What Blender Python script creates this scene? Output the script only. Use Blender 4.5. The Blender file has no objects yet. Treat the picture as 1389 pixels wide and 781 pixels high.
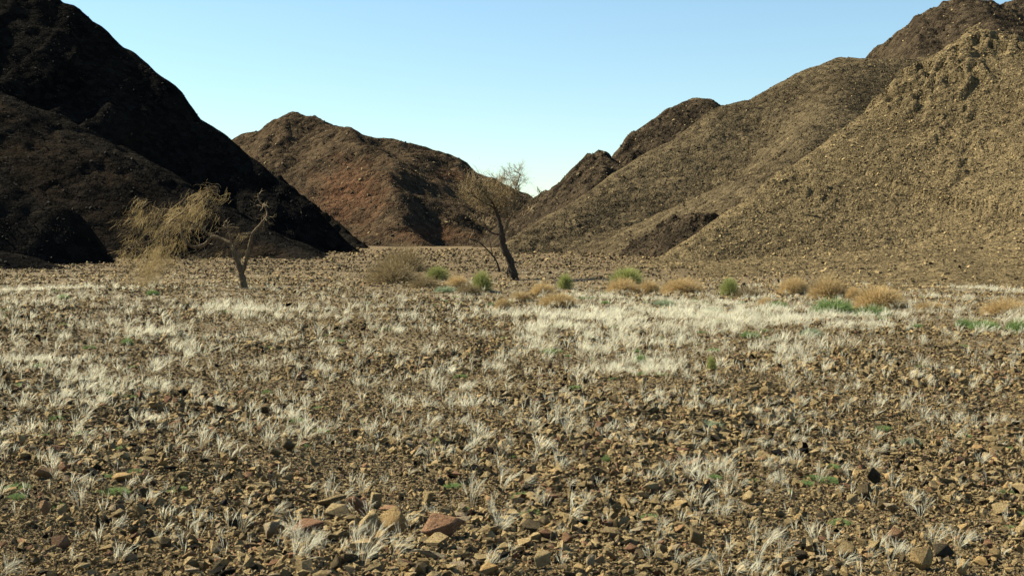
import bpy, bmesh, math, random
import numpy as np
from mathutils import Vector, Matrix

random.seed(7)
rng = np.random.default_rng(11)
scene = bpy.context.scene
COL = scene.collection

# ------------------------------------------------------------------ camera
F, UC, VH = 1676.0, 694.5, 338.0          # focal length in photo pixels, centre column, horizon row
EYE = 1.6
cam_d = bpy.data.cameras.new("camera")
cam_d.sensor_width = 36.0
cam_d.lens = 36.0 * F / 1389.0
cam_d.shift_y = -(390.5 - VH) / 1389.0
cam_d.clip_start, cam_d.clip_end = 0.1, 12000
cam = bpy.data.objects.new("camera", cam_d)
cam.location = (0, 0, EYE)
cam.rotation_euler = (math.radians(90), 0, 0)
COL.objects.link(cam)
scene.camera = cam

# ------------------------------------------------------------------ sky, sun, exposure
SUN_AZ, SUN_EL = 70.0, 42.0               # degrees to the left of the view direction, degrees above the horizon
a, e = math.radians(SUN_AZ), math.radians(SUN_EL)
SUN = Vector((-math.cos(e) * math.sin(a), math.cos(e) * math.cos(a), math.sin(e)))
world = bpy.data.worlds.new("World")
scene.world = world
world.use_nodes = True
wn = world.node_tree.nodes
bg = wn["Background"]
sky = wn.new("ShaderNodeTexSky")
sky.sky_type = 'NISHITA'
sky.sun_disc = False
sky.sun_elevation = e
sky.sun_rotation = math.radians(-SUN_AZ)
sky.altitude = 2500
sky.air_density = 1.6
sky.dust_density = 0.0
sky.ozone_density = 3.0
tone = wn.new("ShaderNodeMix"); tone.data_type = 'RGBA'; tone.blend_type = 'MULTIPLY'
tone.inputs[0].default_value = 1.0
tone.inputs[7].default_value = (1.0, 1.08, 1.04, 1)          # the dry, slightly green blue of this air
world.node_tree.links.new(sky.outputs[0], tone.inputs[6])
world.node_tree.links.new(tone.outputs[2], bg.inputs[0])
bg.inputs[1].default_value = 0.050
sun_d = bpy.data.lights.new("sun", 'SUN')
sun_d.energy = 5.0
sun_d.angle = math.radians(0.53)
sun_d.color = (1.0, 0.91, 0.67)
sun_o = bpy.data.objects.new("sun", sun_d)
sun_o.rotation_euler = SUN.to_track_quat('Z', 'Y').to_euler()
sun_o.location = SUN * 300
COL.objects.link(sun_o)
scene.view_settings.view_transform = 'Standard'
scene.view_settings.look = 'None'
scene.view_settings.gamma = 1.0
scene.view_settings.exposure = 1.6
scene.view_settings.use_curve_mapping = False

# ------------------------------------------------------------------ helpers
def tag(o, label=None, cat=None, group=None, kind=None):
    if label: o["label"] = label
    if cat: o["category"] = cat
    if group: o["group"] = group
    if kind: o["kind"] = kind
    return o

def link(o, parent=None):
    COL.objects.link(o)
    if parent is not None: o.parent = parent
    return o

def empty(name, loc):
    o = bpy.data.objects.new(name, None)
    o.empty_display_size = 0.1
    o.location = loc
    return link(o)

def P(u, v, d):
    """photo pixel at a given depth -> world point"""
    return ((u - UC) / F * d, d, EYE + (VH - v) / F * d)

def to_uv(x, y, z):
    return UC + F * x / y, VH - F * (z - EYE) / y

def _hash(ix, iy, seed):
    h = (ix.astype(np.int64) * 374761393 + iy.astype(np.int64) * 668265263 + seed * 974634541) & 0xFFFFFFFF
    h = ((h ^ (h >> 13)) * 1274126177) & 0xFFFFFFFF
    return (h ^ (h >> 16)) & 0xFFFFFFFF

def gnoise(x, y, seed=0):
    """2-D gradient noise, about -0.7 .. 0.7"""
    x = np.asarray(x, float); y = np.asarray(y, float)
    ix, iy = np.floor(x), np.floor(y)
    fx, fy = x - ix, y - iy
    u = fx * fx * fx * (fx * (fx * 6 - 15) + 10)
    v = fy * fy * fy * (fy * (fy * 6 - 15) + 10)
    def g(dx, dy):
        ang = _hash(ix + dx, iy + dy, seed) * (2 * np.pi / 4294967296.0)
        return np.cos(ang) * (fx - dx) + np.sin(ang) * (fy - dy)
    return (g(0, 0) * (1 - u) + g(1, 0) * u) * (1 - v) + (g(0, 1) * (1 - u) + g(1, 1) * u) * v

def fbm(x, y, scale, octv=4, seed=0, gain=0.5):
    s, amp, f = 0, 1.0, 1.0 / scale
    for i in range(octv):
        s = s + amp * gnoise(x * f, y * f, seed + i * 17)
        amp *= gain; f *= 2.03
    return s

def ridged(x, y, scale, octv=4, seed=0, gain=0.5):
    s, amp, f = 0, 1.0, 1.0 / scale
    for i in range(octv):
        s = s + amp * (0.5 - np.abs(gnoise(x * f, y * f, seed + i * 17)) * 2)
        amp *= gain; f *= 2.07
    return s

def smooth(x, lo, hi):
    t = np.clip((x - lo) / (hi - lo), 0, 1)
    return t * t * (3 - 2 * t)

def mesh_np(name, verts, faces, mat=None, shade_smooth=False):
    me = bpy.data.meshes.new(name)
    verts = np.asarray(verts, np.float32).reshape(-1, 3)
    faces = np.asarray(faces, np.int32)
    k = faces.shape[1]
    me.vertices.add(len(verts)); me.vertices.foreach_set("co", verts.ravel())
    me.loops.add(faces.size); me.loops.foreach_set("vertex_index", faces.ravel())
    me.polygons.add(len(faces))
    me.polygons.foreach_set("loop_start", np.arange(0, faces.size, k, dtype=np.int32))
    me.polygons.foreach_set("loop_total", np.full(len(faces), k, np.int32))
    me.polygons.foreach_set("use_smooth", np.full(len(faces), shade_smooth, bool))
    me.update(calc_edges=True)
    if mat: me.materials.append(mat)
    return me

class MB:
    """collects tubes and leaves into one mesh"""
    def __init__(s): s.v = []; s.f = []; s.h = []
    def tube(s, pts, rad, sides=6, rough=0.0, h0=0.0, h1=1.0):
        pts = [Vector(p) for p in pts]
        n0 = len(s.v); n = len(pts)
        for i, p in enumerate(pts):
            t = (pts[min(i + 1, n - 1)] - pts[max(i - 1, 0)])
            if t.length < 1e-9: t = Vector((0, 0, 1))
            t.normalize()
            ax = t.cross(Vector((0.31, 0.87, 0.12))); ax.normalize()
            bx = t.cross(ax)
            for k in range(sides):
                an = 2 * math.pi * k / sides
                r = rad[i] * (1 + rough * random.uniform(-1, 1))
                s.v.append(p + (ax * math.cos(an) + bx * math.sin(an)) * r)
                s.h.append(h0 + (h1 - h0) * i / max(1, n - 1))
        for i in range(n - 1):
            for k in range(sides):
                k2 = (k + 1) % sides
                s.f.append((n0 + i * sides + k, n0 + i * sides + k2, n0 + (i + 1) * sides + k2, n0 + (i + 1) * sides + k))
    def quad(s, a, b, c, d, h=(0, 0, 1, 1)):
        n = len(s.v); s.v += [a, b, c, d]; s.h += list(h); s.f.append((n, n + 1, n + 2, n + 3))
    def ribbon(s, pts, wid, side, h0=0.0, h1=1.0):
        n0 = len(s.v); n = len(pts)
        for i, p in enumerate(pts):
            s.v.append(p - side * wid[i]); s.v.append(p + side * wid[i])
            hh = h0 + (h1 - h0) * i / (n - 1); s.h += [hh, hh]
        for i in range(n - 1):
            s.f.append((n0 + 2 * i, n0 + 2 * i + 1, n0 + 2 * i + 3, n0 + 2 * i + 2))
    def mesh(s, name, mat, smooth_shade=False):
        me = mesh_np(name, [tuple(v) for v in s.v], s.f, mat, smooth_shade)
        at = me.attributes.new("along", 'FLOAT', 'POINT')
        at.data.foreach_set("value", np.asarray(s.h, np.float32))
        return me
    def build(s, name, mat, parent=None, smooth_shade=False):
        return link(bpy.data.objects.new(name, s.mesh(name, mat, smooth_shade)), parent)

# ------------------------------------------------------------------ materials
class NT:
    def __init__(s, name):
        s.m = bpy.data.materials.new(name); s.m.use_nodes = True
        s.t = s.m.node_tree; s.n = s.t.nodes; s.b = s.n["Principled BSDF"]
        s.b.inputs["Specular IOR Level"].default_value = 0.2
        s.b.inputs["Roughness"].default_value = 0.9
    def l(s, a, b): s.t.links.new(a, b)
    def new(s, typ, **kw):
        nd = s.n.new(typ)
        for k, v in kw.items(): setattr(nd, k, v)
        return nd
    def coord(s): return s.new("ShaderNodeTexCoord").outputs["Object"]
    def noise(s, vec, scale, detail=4, rough=0.55):
        nd = s.new("ShaderNodeTexNoise"); nd.inputs["Scale"].default_value = scale
        nd.inputs["Detail"].default_value = detail; nd.inputs["Roughness"].default_value = rough
        if vec is not None: s.l(vec, nd.inputs["Vector"])
        return nd.outputs["Fac"]
    def voro(s, vec, scale, out="Distance", feature='F1'):
        nd = s.new("ShaderNodeTexVoronoi", feature=feature); nd.inputs["Scale"].default_value = scale
        s.l(vec, nd.inputs["Vector"]); return nd.outputs[out]
    def ramp(s, fac, stops, interp='LINEAR'):
        nd = s.new("ShaderNodeValToRGB"); cr = nd.color_ramp; cr.interpolation = interp
        while len(cr.elements) < len(stops): cr.elements.new(0.5)
        for el, (p, c) in zip(cr.elements, stops):
            el.position = p; el.color = (*c, 1) if len(c) == 3 else c
        s.l(fac, nd.inputs[0]); return nd.outputs[0]
    def mix(s, fac, a, b, mode='MIX'):
        nd = s.new("ShaderNodeMix", data_type='RGBA', blend_type=mode)
        for sock, val in ((nd.inputs[0], fac), (nd.inputs[6], a), (nd.inputs[7], b)):
            if hasattr(val, "links"): s.l(val, sock)
            elif isinstance(val, (int, float)): sock.default_value = val
            else: sock.default_value = (*val, 1)
        return nd.outputs[2]
    def math(s, op, a, b=0.0):
        nd = s.new("ShaderNodeMath", operation=op)
        for i, val in enumerate((a, b)):
            if hasattr(val, "links"): s.l(val, nd.inputs[i])
            else: nd.inputs[i].default_value = val
        return nd.outputs[0]
    def attr(s, name, typ='GEOMETRY'):
        nd = s.new("ShaderNodeAttribute", attribute_type=typ, attribute_name=name)
        return nd.outputs["Fac"]
    def bump(s, h, dist, strength=1.0, prev=None):
        nd = s.new("ShaderNodeBump"); nd.inputs["Strength"].default_value = strength
        nd.inputs["Distance"].default_value = dist; s.l(h, nd.inputs["Height"])
        if prev is not None: s.l(prev, nd.inputs["Normal"])
        return nd.outputs[0]

def mat_rock():
    k = NT("stone"); c = k.coord()
    tint = k.attr("tint", 'INSTANCER')
    base = k.ramp(tint, [(0.0, (0.0072, 0.00648, 0.00576)), (0.09, (0.024, 0.021, 0.0165)), (0.18, (0.064, 0.052, 0.034)), (0.36, (0.172, 0.130, 0.070)),
                         (0.55, (0.325, 0.247, 0.130)), (0.70, (0.435, 0.328, 0.174)), (0.80, (0.42, 0.285, 0.132)),
                         (0.86, (0.30, 0.178, 0.105)), (0.93, (0.205, 0.112, 0.070)), (1.0, (0.36, 0.3024, 0.2016))])
    n = k.noise(c, 2.2, 6, 0.62)
    base = k.mix(k.ramp(n, [(0.35, (0, 0, 0)), (0.7, (1, 1, 1))]), base, k.mix(1.0, base, (0.72, 0.68, 0.63), 'MULTIPLY'))
    n2 = k.noise(c, 9, 5, 0.7)
    base = k.mix(k.ramp(n2, [(0.52, (0, 0, 0)), (0.78, (1, 1, 1))]), base, k.mix(1.0, base, (1.35, 1.3, 1.2), 'MULTIPLY'))
    k.l(base, k.b.inputs["Base Color"])
    hb = k.bump(k.noise(c, 3.5, 6, 0.65), 0.09)
    hb = k.bump(k.noise(c, 22, 3, 0.7), 0.03, 0.8, hb)
    k.l(hb, k.b.inputs["Normal"])
    k.b.inputs["Roughness"].default_value = 0.85
    k.b.inputs["Specular IOR Level"].default_value = 0.08
    return k.m

def mat_ground():
    k = NT("desert_soil"); c = k.coord()
    n = k.noise(c, 0.7, 6, 0.6)
    base = k.ramp(n, [(0.3, (0.095, 0.073, 0.041)), (0.5, (0.150, 0.115, 0.062)), (0.72, (0.205, 0.157, 0.083))])
    vc = k.new("ShaderNodeTexVoronoi"); vc.inputs["Scale"].default_value = 16; k.l(c, vc.inputs["Vector"])
    cell = k.new("ShaderNodeSeparateColor"); k.l(vc.outputs["Color"], cell.inputs[0])
    peb = k.ramp(cell.outputs[0], [(0.0, (0.028, 0.022, 0.014)), (0.4, (0.075, 0.056, 0.032)), (0.75, (0.165, 0.123, 0.064)), (1.0, (0.1656, 0.0936, 0.0504))])
    base = k.mix(k.ramp(k.noise(c, 1.9, 4), [(0.4, (0.18, 0.18, 0.18)), (0.6, (0.612, 0.612, 0.612))]), base, peb)
    base = k.mix(k.attr("varnish"), base, k.mix(1.0, base, (0.80, 0.73, 0.62), 'MULTIPLY'))
    k.l(base, k.b.inputs["Base Color"])
    hb = k.bump(k.noise(c, 3.0, 8, 0.65), 0.12)
    hb = k.bump(vc.outputs["Distance"], -0.05, 1.0, hb)
    hb = k.bump(k.voro(c, 47), -0.02, 1.0, hb)
    k.l(hb, k.b.inputs["Normal"])
    return k.m

def mat_hill(name, dark, mid, light, alt, stone=1.2, altsharp=(0.45, 0.6), bump=1.0):
    """rock and scree: dark varnish, weathered mid tone, pale scree, and a second colour where 'vein' is high"""
    k = NT(name); c = k.coord()
    n = k.noise(c, 0.06, 8, 0.62)
    base = k.ramp(n, [(0.36, dark), (0.5, mid), (0.66, light)])
    vc = k.new("ShaderNodeTexVoronoi"); vc.inputs["Scale"].default_value = stone; k.l(c, vc.inputs["Vector"])
    cell = k.new("ShaderNodeSeparateColor"); k.l(vc.outputs["Color"], cell.inputs[0])
    peb = k.ramp(cell.outputs[0], [(0.0, tuple(x * 0.55 for x in dark)), (0.45, mid), (0.85, light), (1.0, tuple(min(1, x * 1.35) for x in light))])
    base = k.mix(0.5, base, peb)
    vein_or_light = k.math('ADD', k.attr("vein_or_light"), k.math('MULTIPLY', k.math('SUBTRACT', k.noise(c, 0.16, 7, 0.65), 0.5), 0.9))
    base = k.mix(k.ramp(vein_or_light, [(altsharp[0], (0, 0, 0)), (altsharp[1], (0.576, 0.576, 0.576))]), base,
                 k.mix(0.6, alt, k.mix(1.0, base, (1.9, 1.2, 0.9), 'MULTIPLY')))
    k.l(base, k.b.inputs["Base Color"])
    hb = k.bump(k.noise(c, 0.25, 9, 0.68), 1.3 * bump)
    hb = k.bump(vc.outputs["Distance"], -0.35 * bump / stone, 1.0, hb)
    hb = k.bump(k.voro(c, stone * 3.1), -0.16 * bump / stone, 1.0, hb)
    k.l(hb, k.b.inputs["Normal"])
    k.b.inputs["Specular IOR Level"].default_value = 0.0
    return k.m

def mat_plant(name, low, high, translucent=0.35, var=0.3):
    k = NT(name)
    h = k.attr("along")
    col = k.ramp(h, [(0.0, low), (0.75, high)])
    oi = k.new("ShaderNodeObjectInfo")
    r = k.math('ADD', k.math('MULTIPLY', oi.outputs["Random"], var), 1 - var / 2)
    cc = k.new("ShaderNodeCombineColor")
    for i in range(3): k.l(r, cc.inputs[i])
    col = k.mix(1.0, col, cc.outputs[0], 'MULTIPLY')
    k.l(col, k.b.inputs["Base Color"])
    k.b.inputs["Roughness"].default_value = 0.7
    tr = k.new("ShaderNodeBsdfTranslucent"); k.l(col, tr.inputs[0])
    mx = k.new("ShaderNodeMixShader"); mx.inputs[0].default_value = translucent
    k.l(k.b.outputs[0], mx.inputs[1]); k.l(tr.outputs[0], mx.inputs[2])
    k.l(mx.outputs[0], k.n["Material Output"].inputs[0])
    return k.m

def mat_bark(name, c1, c2):
    k = NT(name); c = k.coord()
    mp = k.new("ShaderNodeMapping"); mp.inputs["Scale"].default_value = (1, 1, 0.25); k.l(c, mp.inputs[0])
    n = k.noise(mp.outputs[0], 9, 6, 0.7)
    k.l(k.ramp(n, [(0.35, c1), (0.65, c2)]), k.b.inputs["Base Color"])
    k.l(k.bump(n, 0.05), k.b.inputs["Normal"])
    return k.m

M_ROCK = mat_rock()
M_GROUND = mat_ground()
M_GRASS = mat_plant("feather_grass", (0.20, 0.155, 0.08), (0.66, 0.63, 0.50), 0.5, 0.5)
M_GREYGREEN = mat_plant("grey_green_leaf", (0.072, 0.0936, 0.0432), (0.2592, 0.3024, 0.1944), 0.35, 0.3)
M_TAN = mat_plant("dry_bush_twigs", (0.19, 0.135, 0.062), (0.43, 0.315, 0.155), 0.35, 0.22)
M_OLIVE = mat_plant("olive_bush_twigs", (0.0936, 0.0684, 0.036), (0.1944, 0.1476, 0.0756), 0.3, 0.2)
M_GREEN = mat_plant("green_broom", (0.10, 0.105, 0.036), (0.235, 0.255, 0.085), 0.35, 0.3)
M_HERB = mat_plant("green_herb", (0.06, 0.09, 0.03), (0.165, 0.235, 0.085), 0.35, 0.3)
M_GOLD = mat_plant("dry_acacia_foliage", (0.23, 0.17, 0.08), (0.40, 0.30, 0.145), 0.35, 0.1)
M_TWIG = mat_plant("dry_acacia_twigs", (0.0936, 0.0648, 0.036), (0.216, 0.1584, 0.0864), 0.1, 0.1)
M_BARK_DARK = mat_bark("dark_bark", (0.01584, 0.01152, 0.00864), (0.0504, 0.036, 0.02592))
M_BARK_PALE = mat_bark("pale_bark", (0.054, 0.036, 0.02016), (0.144, 0.1008, 0.05904))

# ------------------------------------------------------------------ ground
def ground_macro(x, y):
    z = 0.0085 * np.maximum(y - 72, 0) * np.where(y < 420, 1, 0) + 0.0085 * 348 * np.where(y >= 420, 1, 0)
    z = z - 0.42 * np.exp(-((y - 66 + 0.10 * x) / 9.0) ** 2) * smooth(x, -9, 2)      # shallow wadi where the shrubs stand
    z = z + 0.25 * np.exp(-((y - 30) / 14.0) ** 2 - ((x + 8) / 9.0) ** 2)
    return z

def ground_z(x, y):
    x = np.asarray(x, float); y = np.asarray(y, float)
    return (ground_macro(x, y) + 0.26 * fbm(x, y, 9.0, 2, 3) + 0.10 * fbm(x, y, 2.3, 3, 9))

def gz(x, y): return float(ground_z(np.array([x]), np.array([y]))[0])

_YS = np.geomspace(3.5, 400, 6000)
def gp(u, v):
    """ground point seen at a photo pixel"""
    x = (u - UC) / F * _YS
    zr = EYE + (VH - v) / F * _YS
    hit = np.nonzero(zr <= ground_z(x, _YS))[0]
    i = hit[0] if len(hit) else len(_YS) - 1
    return float(x[i]), float(_YS[i]), float(ground_z(x[i:i + 1], _YS[i:i + 1])[0])

def grid_faces(nr, nc):
    i = np.arange(nr - 1)[:, None] * nc + np.arange(nc - 1)[None, :]
    return np.stack([i, i + 1, i + nc + 1, i + nc], -1).reshape(-1, 4)

ys = np.concatenate([np.linspace(-25, 4, 30), np.geomspace(4.12, 110, 330), np.geomspace(112, 6000, 90)])
ts = np.linspace(-1, 1, 300)
wid = np.maximum(9.0, np.abs(ys) * 0.75) + np.where(ys < 0, 12, 0)
wid = np.where(ys > 110, wid * np.minimum(1 + (ys - 110) / 200, 3), wid)
X = ts[None, :] * wid[:, None]; Y = np.repeat(ys[:, None], 300, 1)
Z = ground_z(X, Y)
ground = link(bpy.data.objects.new("ground", mesh_np("ground", np.stack([X, Y, Z], -1), grid_faces(len(ys), 300), M_GROUND, True)))
vat = ground.data.attributes.new("varnish", 'FLOAT', 'POINT')
vat.data.foreach_set("value", (smooth(Y + 6 * fbm(X, Y, 7, 3, 31), 68, 82)).astype(np.float32).ravel())
tag(ground, "brown stony desert ground of the valley floor", kind="structure")

# ------------------------------------------------------------------ hills
def seg_dist(x, y, pts):
    """distance to a 3-D polyline in plan and the crest height at the closest point"""
    best = np.full(x.shape, 1e9); zz = np.zeros(x.shape)
    for (x0, y0, z0), (x1, y1, z1) in zip(pts[:-1], pts[1:]):
        dx, dy = x1 - x0, y1 - y0
        t = np.clip(((x - x0) * dx + (y - y0) * dy) / (dx * dx + dy * dy + 1e-9), 0, 1)
        d = np.hypot(x - x0 - t * dx, y - y0 - t * dy)
        m = d < best
        best = np.where(m, d, best); zz = np.where(m, z0 + t * (z1 - z0), zz)
    return best, zz

class Hill:
    def __init__(s, ridges, box, step, seed, warp=(2.0, 14.0), big=(1.0, 16.0), fine=(0.3, 2.6), crag=(0.0, 5.0), k=0.9, back=0.0, hi=None):
        s.hi = hi
        s.r = [(np.array([P(*p) for p in pts]), s1, s2, d0, rnd) for pts, s1, s2, d0, rnd in ridges]
        s.box, s.step, s.seed = box, step, seed
        s.warp, s.big, s.fine, s.crag, s.k, s.back = warp, big, fine, crag, k, back
    def h(s, x, y):
        sd = s.seed
        wx = x + s.warp[0] * fbm(x, y, s.warp[1], 3, sd + 1)
        wy = y + s.warp[0] * fbm(x, y, s.warp[1], 3, sd + 2)
        acc = 0; top = None; hs = []
        for pts, s1, s2, d0, rnd in s.r:
            d, zc = seg_dist(wx, wy, pts)
            d = np.sqrt(d * d + rnd * rnd) - rnd
            if s.back:
                o_ = np.argsort(pts[:, 0]); yr = np.interp(wx, pts[o_, 0], pts[o_, 1])
                zc = zc - s.back * d * smooth(wy - yr, 0, 2)
            hs.append(zc - (s2 * d + (s1 - s2) * d0 * (1 - np.exp(-d / d0))))
        m = np.max(hs, 0)
        h = m + s.k * np.log(sum(np.exp(np.clip((q - m) / s.k, -40, 0)) for q in hs))
        rel = smooth(h - ground_macro(x, y), 0.0, 7.0)
        h = h + s.big[0] * (0.08 + 0.92 * rel) * (ridged(x, y, s.big[1], 4, sd + 5) - 0.45)
        h = h + s.fine[0] * fbm(x, y, s.fine[1], 3, sd + 7, 0.6)
        if s.crag[0] > 0:
            c = smooth(ridged(x, y, s.crag[1], 3, sd + 11), 0.12, 0.42) * smooth(fbm(x, y, s.crag[1] * 5, 2, sd + 13), -0.12, 0.22)
            if s.hi: rel = rel * (1 + s.hi[2] * smooth(h, s.hi[0], s.hi[1]))
            h = h + s.crag[0] * rel * c
        return h
    def build(s, name, mat, label, vein_or_light=None):
        x0, x1, y0, y1 = s.box
        xs = np.arange(x0, x1, s.step); yv = np.arange(y0, y1, s.step)
        X, Y = np.meshgrid(xs, yv)
        Z = s.h(X, Y)
        f = grid_faces(len(yv), len(xs))
        keep = (Z - ground_macro(X, Y)).ravel() > -1.0
        f = f[keep[f].any(1)]
        used = np.unique(f); remap = np.full(X.size, -1); remap[used] = np.arange(len(used))
        V = np.stack([X, Y, Z], -1).reshape(-1, 3)[used]
        me = mesh_np(name, V, remap[f], mat, True)
        at = me.attributes.new("vein_or_light", 'FLOAT', 'POINT')
        at.data.foreach_set("value", (vein_or_light(V[:, 0], V[:, 1], V[:, 2]) if vein_or_light else np.zeros(len(V))).astype(np.float32))
        s.V, s.Fc = V, remap[f]
        o = link(bpy.data.objects.new(name, me))
        tag(o, label, kind="structure")
        return o
    def sample(s, n, facing=0.05):
        """n points spread over the faces, thicker where the slope shows larger from the valley floor"""
        a, b, c, d = (s.V[s.Fc[:, i]] for i in range(4))
        ctr = (a + b + c + d) / 4
        nr = np.cross(c - a, d - b)
        vd = np.array([0, 0, EYE]) - ctr; dist = np.linalg.norm(vd, axis=1)
        w = np.maximum((nr * vd).sum(1) / dist, 0) / dist ** 2 + facing * np.linalg.norm(nr, axis=1) / dist ** 2
        w *= (ctr[:, 2] > ground_macro(ctr[:, 0], ctr[:, 1]) - 0.2)
        w *= np.abs(UC + F * ctr[:, 0] / ctr[:, 1] - UC) < 900
        i = rng.choice(len(w), n, p=w / w.sum())
        r1, r2 = rng.random((n, 1)), rng.random((n, 1))
        return (a[i] * (1 - r1) * (1 - r2) + b[i] * r1 * (1 - r2) + c[i] * r1 * r2 + d[i] * (1 - r1) * r2), dist[i]

M_H_LEFT = mat_hill("black_varnished_rock", (0.0042, 0.0042, 0.0044), (0.0078, 0.0074, 0.007), (0.016, 0.0138, 0.0112), (0.040, 0.031, 0.020), 1.1, (0.35, 0.7))  # second colour paints the grazing light on the talus apron
M_H_FAR = mat_hill("red_brown_rock", (0.018, 0.014, 0.0105), (0.041, 0.030, 0.020), (0.070, 0.050, 0.032), (0.118, 0.053, 0.033), 0.6, (0.3, 0.8))
M_H_MID = mat_hill("brown_rock", (0.036, 0.028, 0.0185), (0.072, 0.056, 0.035), (0.108, 0.084, 0.050), (0.10, 0.064, 0.038), 0.9)
M_H_DARK = mat_hill("dark_brown_rock", (0.01628, 0.01332, 0.01036), (0.037, 0.02812, 0.01998), (0.06512, 0.04884, 0.03182), (0.0666, 0.037, 0.0222), 0.9)
M_H_RIGHT = mat_hill("tan_scree", (0.070, 0.054, 0.032), (0.120, 0.092, 0.053), (0.170, 0.130, 0.073), (0.16, 0.105, 0.054), 1.5)

far_hill = Hill([
    ([(120, 330, 470), (230, 255, 468), (325, 188, 462), (360, 172, 460), (398, 158, 455), (432, 164, 450), (485, 174, 440), (520, 187, 440),
      (552, 193, 440), (600, 213, 445), (650, 233, 450), (690, 248, 455), (724, 272, 460), (800, 310, 470)], 0.62, 0.30, 60, 2.0),
    ([(487, 174, 440), (500, 196, 415), (522, 222, 395), (534, 265, 375), (548, 300, 360), (566, 326, 348)], 0.62, 0.35, 40, 2.0),
    ([(398, 158, 455), (392, 200, 430), (372, 250, 405), (350, 290, 385)], 0.65, 0.4, 40, 2.0),
    ([(600, 213, 445), (640, 252, 420), (668, 290, 400), (690, 322, 385)], 0.6, 0.4, 40, 2.0),
    ([(430, 164, 450), (452, 235, 420), (470, 300, 385)], 0.6, 0.4, 40, 2.0),
], (-190, 75, 325, 520), 0.75, 40, warp=(7, 38), big=(2.6, 34), fine=(0.45, 5.0), crag=(1.2, 14), k=1.6)
def far_vein(x, y, z):
    u, v = to_uv(x, y, z)
    return 0.7 * np.exp(-((u - 475) / 75) ** 2 - ((v - 262) / 62) ** 2) + 0.55 * np.exp(-((u - 620) / 40) ** 2 - ((v - 238) / 14) ** 2) \
        + 0.6 * np.exp(-((u - 600) / 70) ** 2 - ((v - 318) / 18) ** 2)
far_hill.build("far_hill", M_H_FAR, "distant reddish brown rocky hill closing the end of the valley", far_vein)

back_ridge = Hill([
    ([(1060, 200, 350), (1010, 172, 348), (985, 150, 347), (962, 133, 345), (931, 129, 342), (905, 145, 338), (862, 186, 334), (834, 216, 330), (808, 209, 326),
      (772, 242, 322), (736, 276, 316), (700, 306, 310), (676, 332, 306)], 0.72, 0.5, 30, 1.5),
    ([(808, 215, 326), (800, 262, 300), (775, 305, 285)], 0.8, 0.6, 30, 1.5),
], (-12, 100, 262, 380), 0.55, 60, warp=(3, 18), big=(1.5, 16), fine=(0.3, 3.2), crag=(1.1, 8), k=1.0)
back_ridge.build("back_ridge", M_H_DARK, "dark craggy ridge with a small blunt peak behind the brown hill")

mid_hill = Hill([
    ([(1420, 60, 250), (1240, 80, 245), (1174, 81, 243), (1141, 83, 240), (1100, 92, 236), (1059, 111, 232), (1018, 133, 229), (982, 142, 226), (957, 159, 222),
      (905, 190, 216), (834, 238, 206), (782, 271, 198), (731, 302, 190), (705, 322, 186), (690, 336, 184)], 0.62, 0.30, 32, 3.0),
    ([(1141, 83, 240), (1120, 150, 210), (1075, 215, 190)], 0.55, 0.35, 30, 4.0),
], (-14, 130, 135, 300), 0.42, 80, warp=(1.4, 20), big=(0.45, 14), fine=(0.16, 2.0), crag=(0.3, 6), k=1.0, back=0.35)
mid_hill.build("mid_hill", M_H_MID, "long brown scree hill descending to the valley behind the tan slope")

top_hill = Hill([
    ([(1150, 105, 275), (1174, 80, 272), (1213, 51, 270), (1249, 20, 268), (1280, 0, 268), (1300, -6, 268), (1325, 4, 270), (1352, 10, 274), (1375, 2, 280), (1420, -10, 290), (1600, -30, 300)], 0.7, 0.5, 30, 1.5),
    ([(1325, 4, 270), (1345, 40, 245), (1362, 75, 225)], 0.7, 0.5, 30, 1.5),
], (62, 175, 195, 330), 0.45, 100, warp=(2.5, 14), big=(1.6, 13), fine=(0.4, 2.6), crag=(1.6, 7), k=1.0)
top_hill.build("upper_hill", M_H_DARK, "dark craggy summit rising above the tan scree slope")

knoll = Hill([
    ([(866, 324, 160), (890, 308, 158), (914, 297, 156), (936, 290, 154), (958, 291, 153), (976, 297, 153)], 1.0, 0.9, 10, 0.4),
], (6, 34, 132, 176), 0.2, 120, warp=(0.8, 4), big=(0.5, 5), fine=(0.25, 1.2), crag=(0.6, 2.5), k=0.5)
knoll.build("rock_knoll", M_H_DARK, "small dark rocky knoll at the foot of the brown hill")

right_hill = Hill([
    ([(1900, 90, 175), (1560, 100, 160), (1430, 112, 152), (1389, 92, 148), (1350, 58, 143), (1322, 45, 141), (1290, 62, 139), (1250, 86, 137), (1215, 121, 135), (1180, 150, 133),
      (1100, 205, 128), (1050, 245, 124), (1000, 282, 120), (960, 309, 117), (920, 338, 113), (880, 357, 110)], 0.44, 0.255, 30, 1.2),
    ([(1322, 45, 141), (1345, 88, 134), (1378, 128, 128), (1420, 160, 124)], 0.66, 0.62, 22, 1.0),
    ([(1560, 295, 90), (1389, 318, 90), (1250, 335, 90), (1100, 347, 92), (980, 354, 96)], 0.10, 0.09, 20, 6.0),
], (8, 125, 48, 185), 0.30, 140, warp=(0.7, 12), big=(0.22, 10), fine=(0.11, 1.3), crag=(0.38, 2.0), k=0.8, back=1.1, hi=(13, 21, 1.8))
right_hill.build("right_hill", M_H_RIGHT, "large sunlit tan scree slope rising to a rocky peak", lambda x, y, z: 0.25 * smooth(z, 14, 22))

left_knoll = Hill([
    ([(380, 240, 300), (420, 270, 298), (436, 290, 296), (462, 308, 292), (486, 326, 288), (508, 350, 284)], 0.75, 0.5, 20, 1.0),
], (-75, -15, 262, 330), 0.4, 160, warp=(1.5, 10), big=(1.0, 9), fine=(0.4, 2.2), crag=(0.8, 5), k=0.8)
left_knoll.build("left_knoll", M_H_LEFT, "dark low spur behind the toe of the black hill")

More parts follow.
